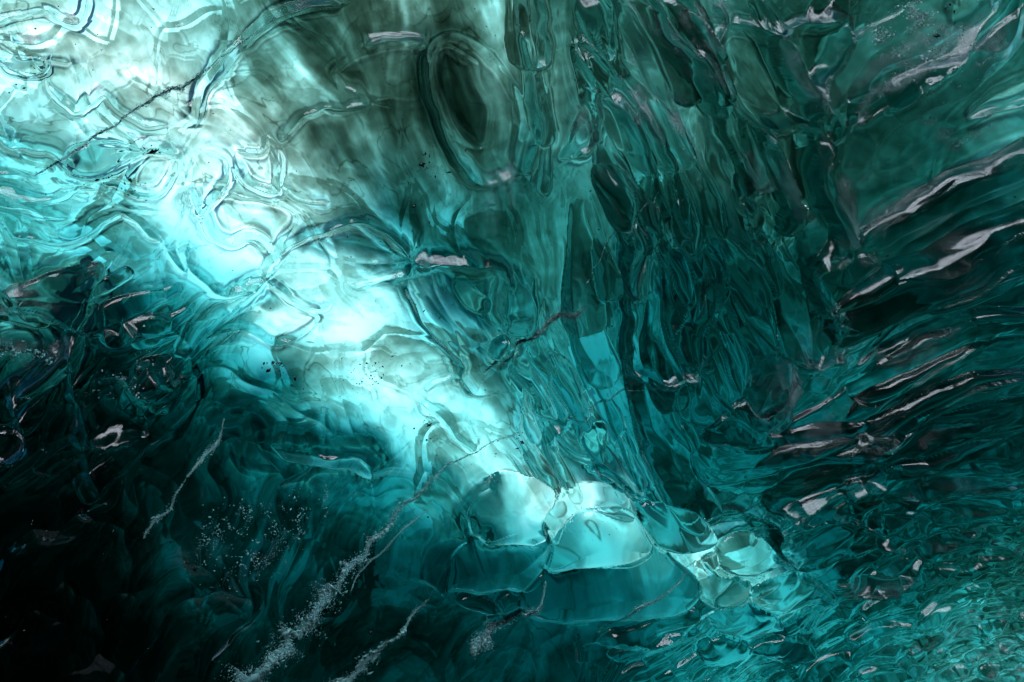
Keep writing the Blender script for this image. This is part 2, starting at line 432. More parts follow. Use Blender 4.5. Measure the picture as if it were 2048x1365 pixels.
feat('ice_lobe','ice lobe','smoky teal wedge sloping from the triangular window into the dark',[(370,700),(350,690),(360,655),(372,652),(330,740),(290,780),(262,775),(275,720)],.5,1.2)
feat('ice_lobe','ice lobe','lit rounded knob at the lower end of the smoky wedge',[(300,790),(268,770),(290,735),(330,712),(352,735),(345,772)],.6,1.7)
feat('ice_scallop','ice scallop','dim half round shell at the left edge with thin silver outline',[(-20,860),(20,850),(52,862),(58,890),(20,905),(-20,912)],.5,1.6)
feat('ice_scallop','ice scallop','dark shell with a faint pointed tail, left of the lit knob',[(162,812),(170,770),(230,750),(280,800),(290,868),(195,873),(178,850)],-.3,1.3)
feat('ice_lobe','ice lobe','dim teal bulge fringed with a bright right edge under the dark ledge',[(545,884),(620,892),(700,897),(738,922),(744,955),(700,940),(640,930),(570,920)],.5,1.9)
feat('ice_tongue','ice tongue','tall oval window with concentric rings in the upper middle curtain',[(1168,112),(1186,100),(1202,140),(1204,175),(1182,182),(1170,150)],.8,1.5)
feat('ice_tongue','ice tongue','paired oval loop at the top of the curtain beside a dark drip',[(1160,60),(1150,10),(1165,-20),(1205,-10),(1216,40),(1205,95),(1180,90)],.6,.8)
feat('ice_tongue','ice tongue','curved dark tongue with pale inner crescent left of the long diagonal ridge',[(1120,320),(1150,312),(1176,262),(1170,200),(1150,240),(1135,280)],.7,1.0)
feat('ice_tongue','ice tongue','nested agate like tongue with dark core under the diagonal ridge',[(1180,345),(1205,322),(1240,345),(1265,400),(1262,450),(1245,470),(1215,430)],.9,.7)
feat('ice_tongue','ice tongue','long lens of ringed ice hanging at the heart of the curtain',[(1252,432),(1242,520),(1247,590),(1262,588),(1280,505),(1276,440),(1264,420)],.9,.9)
feat('ice_tongue','ice tongue','bright streaked tongue left of the long ringed lens',[(1188,470),(1175,520),(1190,590),(1232,600),(1238,560),(1215,500)],.7,1.2)
feat('ice_tongue','ice tongue','narrow turquoise tongue with bright edge, upper one of the pair over the big loop',[(1336,385),(1334,445),(1358,490),(1368,440),(1362,370),(1350,340)],.9,1.5)
feat('ice_tongue','ice tongue','twisted turquoise tongue between the narrow one and the big loop',[(1335,500),(1340,560),(1362,604),(1384,598),(1382,545),(1362,500)],.9,1.3)
feat('ice_tongue','ice tongue','big hanging loop of turquoise ice with a rounded bright bottom',[(1388,556),(1372,602),(1346,660),(1350,708),(1374,727),(1394,712),(1400,662),(1420,602),(1412,560)],.9,1.4)
feat('ice_tongue','ice tongue','broad leaf of turquoise ice bowing out right of the big loop',[(1440,470),(1490,508),(1530,560),(1546,622),(1541,690),(1512,672),(1462,604),(1432,540)],.7,1.2)
feat('ice_tongue','ice tongue','pale pointed tongue ending in a white thread below the broad leaf',[(1432,600),(1426,642),(1450,722),(1474,782),(1490,772),(1492,722),(1470,660),(1446,612)],.8,1.3)
feat('ice_lobe','ice lobe','smooth teal hood below the bottom of the big loop',[(1348,738),(1398,738),(1440,790),(1468,828),(1432,850),(1372,842),(1340,800)],.5,1.1)
feat('ice_lobe','ice lobe','arched glassy hood with bright bead at its foot below the pale tongue',[(1398,882),(1404,842),(1440,816),(1500,848),(1540,882),(1500,898),(1440,892)],.6,.9)
feat('ice_lobe','ice lobe','dark hood with a white squiggle inside next to the curtain foot',[(1490,745),(1510,712),(1540,700),(1577,720),(1560,762),(1505,818),(1492,790)],.6,.7)
feat('ice_hollow','ice hollow','smooth grey green fan shaped face under the crest at upper right',[(1445,50),(1525,64),(1540,110),(1556,150),(1600,196),(1596,244),(1520,248),(1437,195),(1405,110)],-.25,1.0)
feat('ice_hollow','ice hollow','dark sail shaped face between the bright fin and the crest tip',[(1548,62),(1685,38),(1678,82),(1650,138),(1606,186),(1575,150),(1556,100)],-.25,.7)
feat('ice_hollow','ice hollow','dark rounded cup with dotted upper rim beside the wavy fin',[(1468,378),(1500,366),(1540,370),(1556,398),(1540,430),(1532,470),(1490,475),(1478,430)],-.4,.75)
feat('ice_scallop','ice scallop','dark scallop folded behind the wavy fin, black dots at its top',[(1505,258),(1590,252),(1608,290),(1602,340),(1625,400),(1600,440),(1560,390),(1530,330)],-.25,.85)
feat('ice_hollow','ice hollow','glowing turquoise eye shaped hollow at the upper right edge',[(1938,238),(1948,214),(2000,175),(2060,145),(2120,150),(2060,200),(1990,226)],-.5,2.6)
feat('ice_plate','ice plate','flat bright turquoise wedge in the top right corner',[(1905,60),(1918,-20),(1995,-30),(1960,30),(1925,58)],.1,2.2)
feat('ice_scallop','ice scallop','smooth dark shell under the silver streaked ridge, arched top',[(1604,562),(1618,522),(1680,502),(1738,506),(1768,545),(1710,590),(1650,622),(1636,598)],.35,.85)
feat('ice_ridge','ice ridge','silver streaked dark ridge running up to the right edge, highest of the three',[(1672,515),(1740,458),(1820,405),(1900,355),(1990,325),(2070,288),(2070,330),(1990,368),(1910,400),(1830,445),(1750,490)],.12,.8)
feat('ice_ridge','ice ridge','broad dark ridge with a forked silver highlight from crest to foot',[(1652,682),(1668,620),(1720,575),(1776,545),(1860,538),(1920,490),(2000,455),(2070,430),(2070,480),(1990,510),(1930,560),(1850,600),(1780,640),(1700,688)],.12,.65)
feat('ice_ridge','ice ridge','long teal ridge below the forked one with a white flash at its low end',[(1692,790),(1700,745),(1770,705),(1860,660),(1930,632),(1992,622),(2070,625),(2070,660),(1960,670),(1880,700),(1790,750),(1735,790)],.12,.8)
feat('ice_ridge','ice ridge','narrow ridge ending in a square dark notch and a white spark',[(1712,872),(1722,830),(1760,790),(1850,745),(1925,712),(2060,700),(2060,730),(1940,745),(1850,790),(1770,850)],.12,.75)
feat('ice_ridge','ice ridge','thin silver edged ridge above the fine scallops at right',[(1540,1022),(1600,995),(1650,972),(1700,962),(1745,935),(1740,948),(1700,975),(1650,985),(1600,1006)],.3,1.2)
feat('ice_lobe','ice lobe','black glassy block with a flat front among the fine scallops at the bottom',[(1492,1302),(1510,1280),(1580,1268),(1620,1285),(1632,1310),(1560,1318)],.6,.22)
feat('ice_lobe','ice lobe','rounded turquoise knuckle left of the black glassy block',[(1395,1290),(1440,1262),(1490,1275),(1488,1305),(1440,1325),(1400,1320)],.7,1.3)

REL = np.zeros(U.shape)                      # bright rims and shaded creases, put into ice thickness and snow colour
OWN = np.full((NV, NU), -1, int)
LUMF = np.ones(U.shape)
for k, (nm, ct, lb, pts, hf, lum, prof) in enumerate(F):
    P = catmull(pts, True, 6)
    sj, si = window(P, 90)
    X = U[sj, si] + WX[sj, si] * .5
    Y = V[sj, si] + WY[sj, si] * .5
    ins = inside(P, X, Y)
    if not ins.any():
        continue
    D = np.full(X.shape, 1e9)
    PP = np.vstack([P, P[:1]])
    for a, b in zip(PP[:-1], PP[1:]):
        e = b - a
        t = np.clip(((X - a[0]) * e[0] + (Y - a[1]) * e[1]) / max(e @ e, 1e-6), 0, 1)
        D = np.minimum(D, np.hypot(X - a[0] - t * e[0], Y - a[1] - t * e[1]))
    Rm = D[ins].max()
    q = np.clip(D / Rm, 0, 1)
    root = 1.0
    if nm == 'ice_tongue':
        yy = (V[sj, si] - P[:, 1].min()) / (np.ptp(P[:, 1]) + 1)
        root = smooth(-.05, .45, yy)
    dome = np.sqrt(np.clip(1 - (1 - q) ** 2, 0, 1))
    cup = 1 - (1 - q) ** 2
    # calm the general scallops inside a traced feature
    m = np.where(ins, smooth(0, .35, q), 0) * root
    loc = HT[sj, si]
    mean = loc[ins].mean()
    loc = loc * (1 - m * .75) + mean * m * .75
    loc = loc + np.where(ins, hf * Rm * (dome * 1.25 if hf > 0 else cup) * root, 0)
    if hf < 0:                               # raised lip round a hollow
        loc = loc + abs(hf) * Rm * .14 * np.exp(-D / np.minimum(Rm * .18 + 3, 14)) 
    HT[sj, si] = loc
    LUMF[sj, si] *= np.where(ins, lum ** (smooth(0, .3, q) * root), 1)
    OWN[sj, si][ins] = k
    g = {'ice_tongue': 1.0, 'ice_dome': .7, 'ice_lobe': .8, 'ice_scallop': .5, 'ice_hollow': .5, 'ice_ridge': .25, 'ice_plate': .3}[nm]
    fade = root if nm == 'ice_tongue' else 1.0
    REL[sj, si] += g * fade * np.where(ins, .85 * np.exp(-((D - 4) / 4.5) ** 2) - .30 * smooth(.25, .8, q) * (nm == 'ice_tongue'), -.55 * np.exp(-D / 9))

for pts, a, w in CREASES:
    P = catmull(pts)
    if P[:, 0].mean() < 700 and P[:, 1].mean() < 620:      # shallower lips in the thin bright ice
        a, w = a * .6, w * .9
    (sj, si), D, T, S = line_dist(P, w * 5)
    tap = smooth(0, .12, T) * smooth(0, .12, 1 - T) * .8 + .2
    # one flank steep, the other long: an overlapping lip
    ww = np.where(S > 0, w * .55, w * 1.5)
    fade = 1 - smooth(3.5, 5, D / w)
    HT[sj, si] += a * 1.8 * tap * np.exp(-D / ww) * fade
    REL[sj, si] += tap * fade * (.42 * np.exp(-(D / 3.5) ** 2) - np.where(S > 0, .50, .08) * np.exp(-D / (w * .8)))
for pts, w, a, skew in ROLLS:
    P = catmull(pts)
    w = w * 1.2
    (sj, si), D, T, S = line_dist(P, w * 3, .3)
    tap = np.sqrt(np.clip(smooth(0, .25, T) * smooth(0, .2, 1 - T), 0, 1)) * .85 + .15
    x = D * S / w + skew * .6
    prof = np.sqrt(np.clip(1 - (D / (w * (1 + skew * S))) ** 2, 0, 1))
    HT[sj, si] += a * w * prof * tap
    xx = np.clip(D * S / w, -1.3, 1.3)
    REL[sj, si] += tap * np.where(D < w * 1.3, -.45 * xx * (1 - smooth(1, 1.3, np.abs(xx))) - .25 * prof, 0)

# flutes: rounded runnels of ice that follow the flow, each wider and rounder at its lower end
FLB = np.zeros(U.shape)
FLX, FLR = np.zeros(U.shape), np.zeros(U.shape)
rf_ = np.random.RandomState(31)
ZONES = [(1150,1530,-60,720,30,(24,52),(180,380),.8), (1000,1180,-60,300,12,(12,24),(110,240),.7), (1350,1620,250,760,16,(20,42),(150,300),.8),
         (1620,2250,-80,520,12,(30,60),(260,520),.40), (1580,2250,500,900,16,(22,46),(240,520),.6), (1500,2150,850,1100,50,(7,20),(90,320),.85),
         (1180,1560,820,1010,60,(6,14),(50,160),.9), (1380,2150,1090,1420,170,(5,14),(50,180),.95), (1150,1450,1230,1420,40,(6,13),(60,200),.95),
         (1010,1200,640,900,26,(8,17),(60,160),.8), (-60,420,560,900,24,(12,30),(80,240),.5)]
for x0, x1, y0, y1, cntz, wr, lr, amp in ZONES:
    for _ in range(cntz):
        x, y = rf_.uniform(x0, x1), rf_.uniform(y0, y1)
        w0 = rf_.uniform(*wr)
        ln = rf_.uniform(*lr) * (.6 + .4 * w0 / wr[1])
        if inside(np.array([(1400,1000),(1600,1130),(1390,1240),(1040,1250),(940,1060),(1100,960),(1250,960)]), np.array(x), np.array(y)):
            continue
        a0 = float(bil(ANG, (x + MARG) / STEP, (y + MARG) / STEP))
        if math.sin(a0) < 0:
            a0 += math.pi
        path = [(x, y)]
        a = a0
        for k in range(int(ln / 12)):
            b = float(bil(ANG, (x + MARG) / STEP, (y + MARG) / STEP))
            if math.cos(b - a) < 0:
                b += math.pi
            a = b
            x += 12 * math.cos(a)
            y += 12 * math.sin(a)
            path.append((x, y))
        P = np.array(path)
        if len(P) < 3:
            continue
        (sj, si), D, T, S = line_dist(P, w0 * 1.6, .4)
        if D.size == 0:
            continue
        w = w0 * (.30 + .70 * smooth(0, .85, T))
        x_ = D / w
        pr = w * amp * np.sqrt(np.clip(1 - x_ ** 2, 0, 1)) * smooth(0, .15, T)
        win = pr > FLB[sj, si]
        r1 = rf_.normal()
        FLB[sj, si] = np.where(win, pr, FLB[sj, si])
        FLX[sj, si] = np.where(win, x_ * S, FLX[sj, si])
        FLR[sj, si] = np.where(win, r1, FLR[sj, si])
FLB *= np.where(OWN >= 0, .25, 1)
HT += FLB
FMASK = smooth(0, 2.5, FLB)

# ------------------------------------------------------------------ flow-aligned streak field (line integral of noise)
CA, SA = np.cos(ANG), np.sin(ANG)


def lic(N0, length, stepg=1.5):
    jj, ii = np.mgrid[0:NV, 0:NU].astype(float)
    acc = N0.copy()
    tot = 1.0
    for sgn in (1, -1):
        px, py = ii.copy(), jj.copy()
        lx, ly = CA * sgn, SA * sgn
        for k in range(int(length / stepg)):
            px += lx * stepg
            py += ly * stepg
            xi = np.clip(px, 0, NU - 1).astype(int)
            yi = np.clip(py, 0, NV - 1).astype(int)
            nx, ny = CA[yi, xi], SA[yi, xi]
            f = np.sign(nx * lx + ny * ly)
            f[f == 0] = 1
            lx, ly = nx * f, ny * f
            wgt = 1 - k * stepg / length
            acc += wgt * bil(N0, px, py)
            tot += wgt
    return acc / tot


def norm(A):
    return (A - A.mean()) / A.std()


rng = np.random.RandomState(4)
n1 = norm(lic(fbm(U / 14, V / 14, 41, 3), 40 / STEP * 1.0))
n2 = norm(lic(norm(rng.rand(NV, NU)), 60 / STEP))
n3 = norm(lic(fbm(U / 45, V / 45, 61, 3), 130 / STEP))
wisp = fbm((U + 60 * fbm(U / 120, V / 120, 71, 3)) / 48, (V + 60 * fbm(U / 120, V / 120, 75, 3)) / 48, 81, 5)
wisp = norm(lic(wisp, 25 / STEP))


# ------------------------------------------------------------------ how much daylight gets through: ice thickness, ash and painted shade
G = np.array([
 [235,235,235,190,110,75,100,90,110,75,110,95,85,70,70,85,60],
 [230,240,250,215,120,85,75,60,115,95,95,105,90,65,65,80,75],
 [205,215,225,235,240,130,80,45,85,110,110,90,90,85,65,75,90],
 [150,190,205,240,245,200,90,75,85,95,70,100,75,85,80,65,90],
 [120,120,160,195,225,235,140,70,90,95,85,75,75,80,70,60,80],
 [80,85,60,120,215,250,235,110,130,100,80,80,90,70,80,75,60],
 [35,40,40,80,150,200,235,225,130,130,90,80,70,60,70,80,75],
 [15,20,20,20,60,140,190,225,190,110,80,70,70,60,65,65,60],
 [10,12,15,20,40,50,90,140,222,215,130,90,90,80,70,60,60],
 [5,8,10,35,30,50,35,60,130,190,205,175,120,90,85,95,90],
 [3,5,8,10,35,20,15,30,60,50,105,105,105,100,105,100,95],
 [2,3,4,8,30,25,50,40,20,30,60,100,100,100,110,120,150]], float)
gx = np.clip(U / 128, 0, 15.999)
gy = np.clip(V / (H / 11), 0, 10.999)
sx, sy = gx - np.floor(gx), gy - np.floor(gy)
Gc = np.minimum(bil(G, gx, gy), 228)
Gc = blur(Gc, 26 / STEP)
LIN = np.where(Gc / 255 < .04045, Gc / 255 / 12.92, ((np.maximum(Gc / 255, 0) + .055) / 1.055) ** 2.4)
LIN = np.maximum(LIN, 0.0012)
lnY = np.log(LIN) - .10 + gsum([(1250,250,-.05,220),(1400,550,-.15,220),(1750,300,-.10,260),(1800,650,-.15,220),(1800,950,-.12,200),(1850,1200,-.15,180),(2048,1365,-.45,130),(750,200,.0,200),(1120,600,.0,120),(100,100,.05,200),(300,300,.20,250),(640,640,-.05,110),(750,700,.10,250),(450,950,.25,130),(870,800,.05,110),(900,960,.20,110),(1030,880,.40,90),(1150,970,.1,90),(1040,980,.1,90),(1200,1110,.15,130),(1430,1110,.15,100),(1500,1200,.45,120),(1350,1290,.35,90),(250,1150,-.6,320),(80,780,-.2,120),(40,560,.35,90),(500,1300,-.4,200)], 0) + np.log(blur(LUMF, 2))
# traced dark and bright shapes (points, half width, log change)
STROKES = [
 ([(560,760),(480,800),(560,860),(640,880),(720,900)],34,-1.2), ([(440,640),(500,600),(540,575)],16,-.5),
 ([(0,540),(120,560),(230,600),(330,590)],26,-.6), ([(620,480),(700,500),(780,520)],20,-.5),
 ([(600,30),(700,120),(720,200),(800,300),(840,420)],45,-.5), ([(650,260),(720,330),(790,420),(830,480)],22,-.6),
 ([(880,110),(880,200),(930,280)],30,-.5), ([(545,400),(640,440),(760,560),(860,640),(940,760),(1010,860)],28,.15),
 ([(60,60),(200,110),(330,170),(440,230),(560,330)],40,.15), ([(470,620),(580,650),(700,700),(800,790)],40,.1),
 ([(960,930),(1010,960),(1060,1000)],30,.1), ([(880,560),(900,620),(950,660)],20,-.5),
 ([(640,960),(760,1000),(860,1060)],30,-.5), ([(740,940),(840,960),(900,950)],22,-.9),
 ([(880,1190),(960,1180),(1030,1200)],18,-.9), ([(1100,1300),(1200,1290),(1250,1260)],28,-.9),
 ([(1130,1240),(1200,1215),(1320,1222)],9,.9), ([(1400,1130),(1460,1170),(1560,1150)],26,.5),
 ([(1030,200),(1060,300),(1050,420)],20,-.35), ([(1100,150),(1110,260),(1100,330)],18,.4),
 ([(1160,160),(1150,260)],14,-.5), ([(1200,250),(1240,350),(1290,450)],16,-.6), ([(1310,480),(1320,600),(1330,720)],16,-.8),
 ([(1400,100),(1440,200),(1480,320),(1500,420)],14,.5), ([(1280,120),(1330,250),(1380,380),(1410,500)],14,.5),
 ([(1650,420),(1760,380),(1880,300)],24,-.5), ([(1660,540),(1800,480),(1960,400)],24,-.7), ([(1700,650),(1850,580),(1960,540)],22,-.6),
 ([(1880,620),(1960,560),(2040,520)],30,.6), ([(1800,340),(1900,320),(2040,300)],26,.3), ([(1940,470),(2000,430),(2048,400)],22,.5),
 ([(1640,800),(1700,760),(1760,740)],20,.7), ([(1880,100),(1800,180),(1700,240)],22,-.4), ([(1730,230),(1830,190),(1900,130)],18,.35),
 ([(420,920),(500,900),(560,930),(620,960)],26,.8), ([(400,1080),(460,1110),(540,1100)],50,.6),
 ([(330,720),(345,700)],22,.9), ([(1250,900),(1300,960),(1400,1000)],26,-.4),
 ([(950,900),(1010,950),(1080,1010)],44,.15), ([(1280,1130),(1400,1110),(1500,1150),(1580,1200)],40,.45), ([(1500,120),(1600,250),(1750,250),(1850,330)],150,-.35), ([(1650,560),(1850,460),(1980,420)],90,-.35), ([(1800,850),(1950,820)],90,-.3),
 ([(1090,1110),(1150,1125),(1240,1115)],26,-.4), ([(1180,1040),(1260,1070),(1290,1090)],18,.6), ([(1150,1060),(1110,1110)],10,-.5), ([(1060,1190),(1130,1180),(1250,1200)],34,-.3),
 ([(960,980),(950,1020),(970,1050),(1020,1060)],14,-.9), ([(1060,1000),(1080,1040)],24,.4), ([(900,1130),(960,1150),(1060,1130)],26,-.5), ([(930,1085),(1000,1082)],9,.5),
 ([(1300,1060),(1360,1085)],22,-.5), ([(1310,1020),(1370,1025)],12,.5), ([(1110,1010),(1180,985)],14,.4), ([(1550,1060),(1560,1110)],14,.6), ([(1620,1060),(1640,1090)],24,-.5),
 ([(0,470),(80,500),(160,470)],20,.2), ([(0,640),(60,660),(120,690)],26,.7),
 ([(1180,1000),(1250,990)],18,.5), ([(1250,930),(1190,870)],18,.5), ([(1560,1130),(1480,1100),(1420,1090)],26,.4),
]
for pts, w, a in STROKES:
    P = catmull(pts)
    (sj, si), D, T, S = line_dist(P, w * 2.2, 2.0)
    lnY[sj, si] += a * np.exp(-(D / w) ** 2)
gray = gsum([(750,200,.92,230),(560,50,.8,150),(1000,200,.8,180),(1300,200,.65,180),(1500,200,.75,200),(1750,250,.7,250),(1900,500,.3,200),
             (2048,1365,.6,160),(200,200,.15,250),(700,650,.15,250),(300,1000,.1,300),(1200,1100,.08,250),(1600,1100,.15,200),(1100,420,.55,150),
             (60,640,.6,130),(1400,600,.15,120)], .2)
DET = gsum([(200,200,.10,260),(700,650,.14,260),(750,200,1.25,240),(1100,300,.40,230),(1350,350,.22,200),(1400,650,.22,200),(1800,400,.30,300),
            (1850,1100,.55,250),(300,1050,.55,260),(1200,1120,.35,150),(800,1200,.4,150)], .45)
inner = OWN >= 0
CURT = np.clip(gsum([(1250,200,.6,200),(1350,450,.7,200),(1450,600,1,150),(1100,250,.6,180),(1150,750,.5,150),(700,200,0,250),(1800,400,.2,250),(1800,900,.3,200),(400,700,0,400)], 0.05), 0, 1)
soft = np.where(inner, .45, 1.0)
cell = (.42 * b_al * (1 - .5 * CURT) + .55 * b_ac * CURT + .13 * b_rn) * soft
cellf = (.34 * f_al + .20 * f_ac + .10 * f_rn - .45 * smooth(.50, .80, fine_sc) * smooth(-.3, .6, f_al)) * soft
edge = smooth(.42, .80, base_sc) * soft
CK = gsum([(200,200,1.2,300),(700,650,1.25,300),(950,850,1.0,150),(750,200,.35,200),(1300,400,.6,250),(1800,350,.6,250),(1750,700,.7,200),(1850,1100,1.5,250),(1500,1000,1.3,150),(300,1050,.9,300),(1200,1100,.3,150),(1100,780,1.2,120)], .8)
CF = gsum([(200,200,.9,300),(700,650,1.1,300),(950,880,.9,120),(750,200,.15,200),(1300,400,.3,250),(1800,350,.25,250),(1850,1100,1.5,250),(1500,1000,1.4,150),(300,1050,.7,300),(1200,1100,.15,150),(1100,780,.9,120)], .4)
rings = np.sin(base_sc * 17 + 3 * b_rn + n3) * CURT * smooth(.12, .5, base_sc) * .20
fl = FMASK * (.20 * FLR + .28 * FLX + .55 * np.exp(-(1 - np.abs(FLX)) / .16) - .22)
sharp = fl * .95 + cell * CK * (1 - .4 * FMASK) + cellf * CF * .6 + rings - .35 * edge * CK * np.sign(b_al + .2)  # light and shade of each scallop and flute, painted as snow colour
det = .20 * n1 + .06 * n2 + .55 * n3
wmask = gsum([(200,200,.55,260),(600,500,.55,200),(850,800,.6,260),(1150,1080,.6,200),(750,200,.5,200),(1300,400,.1,250),(1800,500,.2,300),(300,1000,.4,250)], .3)
wd = -np.clip((.10 - np.abs(wisp + .05 * n1)) / .10, 0, 1) * wmask * 2.8 * smooth(.1, .9, fbm(U / 90, V / 90, 91, 2) + .5)
coarse = np.where(lnY < -.7, -.7 + (lnY + .7) * 1.06, lnY) + REL * gsum([(300,300,.75,300),(750,700,.8,250)], 1.0)                                         # carried by the ice shape, and by painted snow colour where gray
cloud = norm(fbm(U / 55 + wisp * .25, V / 55, 95, 4)) * .12
mott = norm(fbm(U / 20 + n1 * .2, V / 20 + n3 * .2, 197, 3)) * .13
dust_shade = DET * det + wd + cloud + mott + np.clip(sharp * 2.1, -1.6, 1.2)                         # ash and bubbles in the snow on top, plus painted scallop shading
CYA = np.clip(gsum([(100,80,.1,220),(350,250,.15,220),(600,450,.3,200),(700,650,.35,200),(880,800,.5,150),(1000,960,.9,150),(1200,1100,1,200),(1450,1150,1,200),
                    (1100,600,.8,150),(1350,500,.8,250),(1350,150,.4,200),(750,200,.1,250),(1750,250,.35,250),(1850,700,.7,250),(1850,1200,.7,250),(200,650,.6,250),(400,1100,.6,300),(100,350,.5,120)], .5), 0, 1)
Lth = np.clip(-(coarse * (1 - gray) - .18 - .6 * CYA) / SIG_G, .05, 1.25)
rest = np.minimum(coarse * (1 - gray) - .18 - .6 * CYA + SIG_G * Lth, 0)     # dark of thick ice beyond the thickness limit, painted onto the snow
ash = np.clip(np.exp(np.minimum(coarse * gray + dust_shade + rest - .12 - .6 * (1 - CYA), 0.05)), .002, 1.0)  # snow tone: ash streaks together with painted light and shade

# ------------------------------------------------------------------ world positions
HM = HT * SC
fade_far = np.clip(1.0 - (TB - 9.0) / 6.0, .25, 1)
HM *= fade_far
micro = (n1 * .5) * SC * .14 * gsum([(1350,400,1.6,250),(1850,500,1.2,300),(750,200,.5,250),(400,400,.35,350),(1200,1100,.25,200),(1850,1150,1.2,250),(300,1050,1.0,250)], .7)
PI = PB + NB * (HM + micro)[..., None]
# direction inside the ice after refraction at the mean surface
cosi = -(DB * NB).sum(-1)
eta = 1 / 1.31
cost = np.sqrt(1 - eta * eta * (1 - cosi ** 2))
RD = DB * eta + NB * (eta * cosi - cost)[..., None]
HS = blur(HM, 16)
TV = RD - (RD * NB).sum(-1, keepdims=True) * NB


def project(P):
    c = (P - np.array([0, 0, CAM_Z])) @ R3
    return W / 2 - c[..., 0] / c[..., 2] * FL, H / 2 + c[..., 1] / c[..., 2] * FL


qa, qb = project(PB + TV * .02)
SU, SV = (qa - U) / .02, (qb - V) / .02      # pixels of sideways travel per metre of ice
JJ, II = np.mgrid[0:NV, 0:NU].astype(float)
Lb = blur(Lth, 2)
Lr = Lb.copy()
for _ in range(14):
    Lr = .5 * Lr + .5 * bil(Lb, II - SU * Lr / STEP, JJ - SV * Lr / STEP)
Lr = blur(Lr, 1)
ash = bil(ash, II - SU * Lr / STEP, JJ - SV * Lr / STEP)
PO = PB + NB * (HS * .85)[..., None] - NB * (Lr * np.abs((RD * NB).sum(-1)))[..., None] + np.array([0, 0, .02])
# keep the outer side above the inner one
need = (blur(PI[..., 2], 4) + .03) - PO[..., 2]
PO[..., 2] += np.maximum(need, 0)


def grid_normals(P):
    du = np.gradient(P, axis=1)
    dv = np.gradient(P, axis=0)
    n = np.cross(dv, du)
    n /= np.maximum(np.linalg.norm(n, axis=-1, keepdims=True), 1e-12)
    s = np.sign((n * NB).sum(-1))
    return n * np.where(s == 0, 1, s)[..., None]


NI = grid_normals(PI)
flip = (np.cross(np.gradient(PB, axis=1)[NV // 2, NU // 2], np.gradient(PB, axis=0)[NV // 2, NU // 2]) @ NB[NV // 2, NU // 2]) < 0


def grid_mesh(name, P, cells, mat, normals=None, attrs=None, uv=None, down=True):
    """cells: boolean (NV-1, NU-1) mask of the quads that belong to this mesh"""
    j, i = np.nonzero(cells)
    nv, nu = P.shape[:2]
    q = np.stack([j * nu + i, j * nu + i + 1, (j + 1) * nu + i + 1, (j + 1) * nu + i], 1)
    if flip == down:
        q = q[:, ::-1]
    ids, inv = np.unique(q.ravel(), return_inverse=True)
    me = bpy.data.meshes.new(name)
    me.vertices.add(len(ids))
    me.vertices.foreach_set('co', P.reshape(-1, 3)[ids].astype(np.float32).ravel())
    me.loops.add(len(inv))
    me.loops.foreach_set('vertex_index', inv.astype(np.int32).ravel())
    me.polygons.add(len(q))
    me.polygons.foreach_set('loop_start', np.arange(0, len(q) * 4, 4, dtype=np.int32))
    me.polygons.foreach_set('loop_total', np.full(len(q), 4, np.int32))
    me.polygons.foreach_set('use_smooth', np.ones(len(q), bool))
    me.update(calc_edges=True)
    for an, arr in (attrs or {}).items():
        at = me.attributes.new(an, 'FLOAT', 'POINT')
        at.data.foreach_set('value', arr.ravel()[ids].astype(np.float32))
    if normals is not None:
        me.normals_split_custom_set_from_vertices(normals.reshape(-1, 3)[ids].astype(np.float32))
    me.materials.append(mat)
    ob = bpy.data.objects.new(name, me)
    COL.objects.link(ob)
    return ob


def tag(o, label=None, cat=None, group=None, kind=None):
    if label: o['label'] = label
    if cat: o['category'] = cat
    if group: o['group'] = group
    if kind: o['kind'] = kind
    return o


# ------------------------------------------------------------------ materials
def new_mat(name):
    m = bpy.data.materials.new(name)
    m.use_nodes = True
    nt = m.node_tree
    for n in list(nt.nodes):
        nt.nodes.remove(n)
    return m, nt, nt.nodes.new('ShaderNodeOutputMaterial')


def N(nt, t, **kw):
    n = nt.nodes.new(t)
    for k, v in kw.items():
        if isinstance(v, bpy.types.NodeSocket):
            nt.links.new(v, n.inputs[k])
        elif k in n.inputs:
            n.inputs[k].default_value = v
        else:
            setattr(n, k, v)
    return n


def mix(nt, f, a, b):
    m = nt.nodes.new('ShaderNodeMixShader')
    if isinstance(f, float):
        m.inputs[0].default_value = f
    else:
        nt.links.new(f, m.inputs[0])
    nt.links.new(a, m.inputs[1])
    nt.links.new(b, m.inputs[2])
    return m.outputs[0]


# clear melt-polished ice surface with frosted patches
m_ice, nt, out = new_mat('clear_ice')
tc = N(nt, 'ShaderNodeTexCoord')
nz = N(nt, 'ShaderNodeTexNoise', Vector=tc.outputs['Object'], Scale=60.0, Detail=5.0, Roughness=.6)
bp = N(nt, 'ShaderNodeBump', Strength=.05, Distance=.003, Height=nz.outputs['Fac'])
rf = N(nt, 'ShaderNodeBsdfRefraction', Color=(1, 1, 1, 1), Roughness=.0, IOR=1.31, Normal=bp.outputs[0])
gs = N(nt, 'ShaderNodeBsdfGlossy', Color=(1, 1, 1, 1), Roughness=.075, Normal=bp.outputs[0])
fz = N(nt, 'ShaderNodeFresnel', IOR=1.5, Normal=bp.outputs[0])
gl = mix(nt, fz.outputs[0], rf.outputs[0], gs.outputs[0])
df = N(nt, 'ShaderNodeBsdfDiffuse', Color=(.40, .46, .47, 1))
tl = N(nt, 'ShaderNodeBsdfTranslucent', Color=(.55, .7, .7, 1))
fr = mix(nt, .35, df.outputs[0], tl.outputs[0])
at = N(nt, 'ShaderNodeAttribute', attribute_name='frost')
fm = nt.nodes.new('ShaderNodeMath'); fm.operation = 'MULTIPLY'
nz2 = N(nt, 'ShaderNodeTexNoise', Vector=tc.outputs['Object'], Scale=22.0, Detail=8.0, Roughness=.7, Distortion=.6)
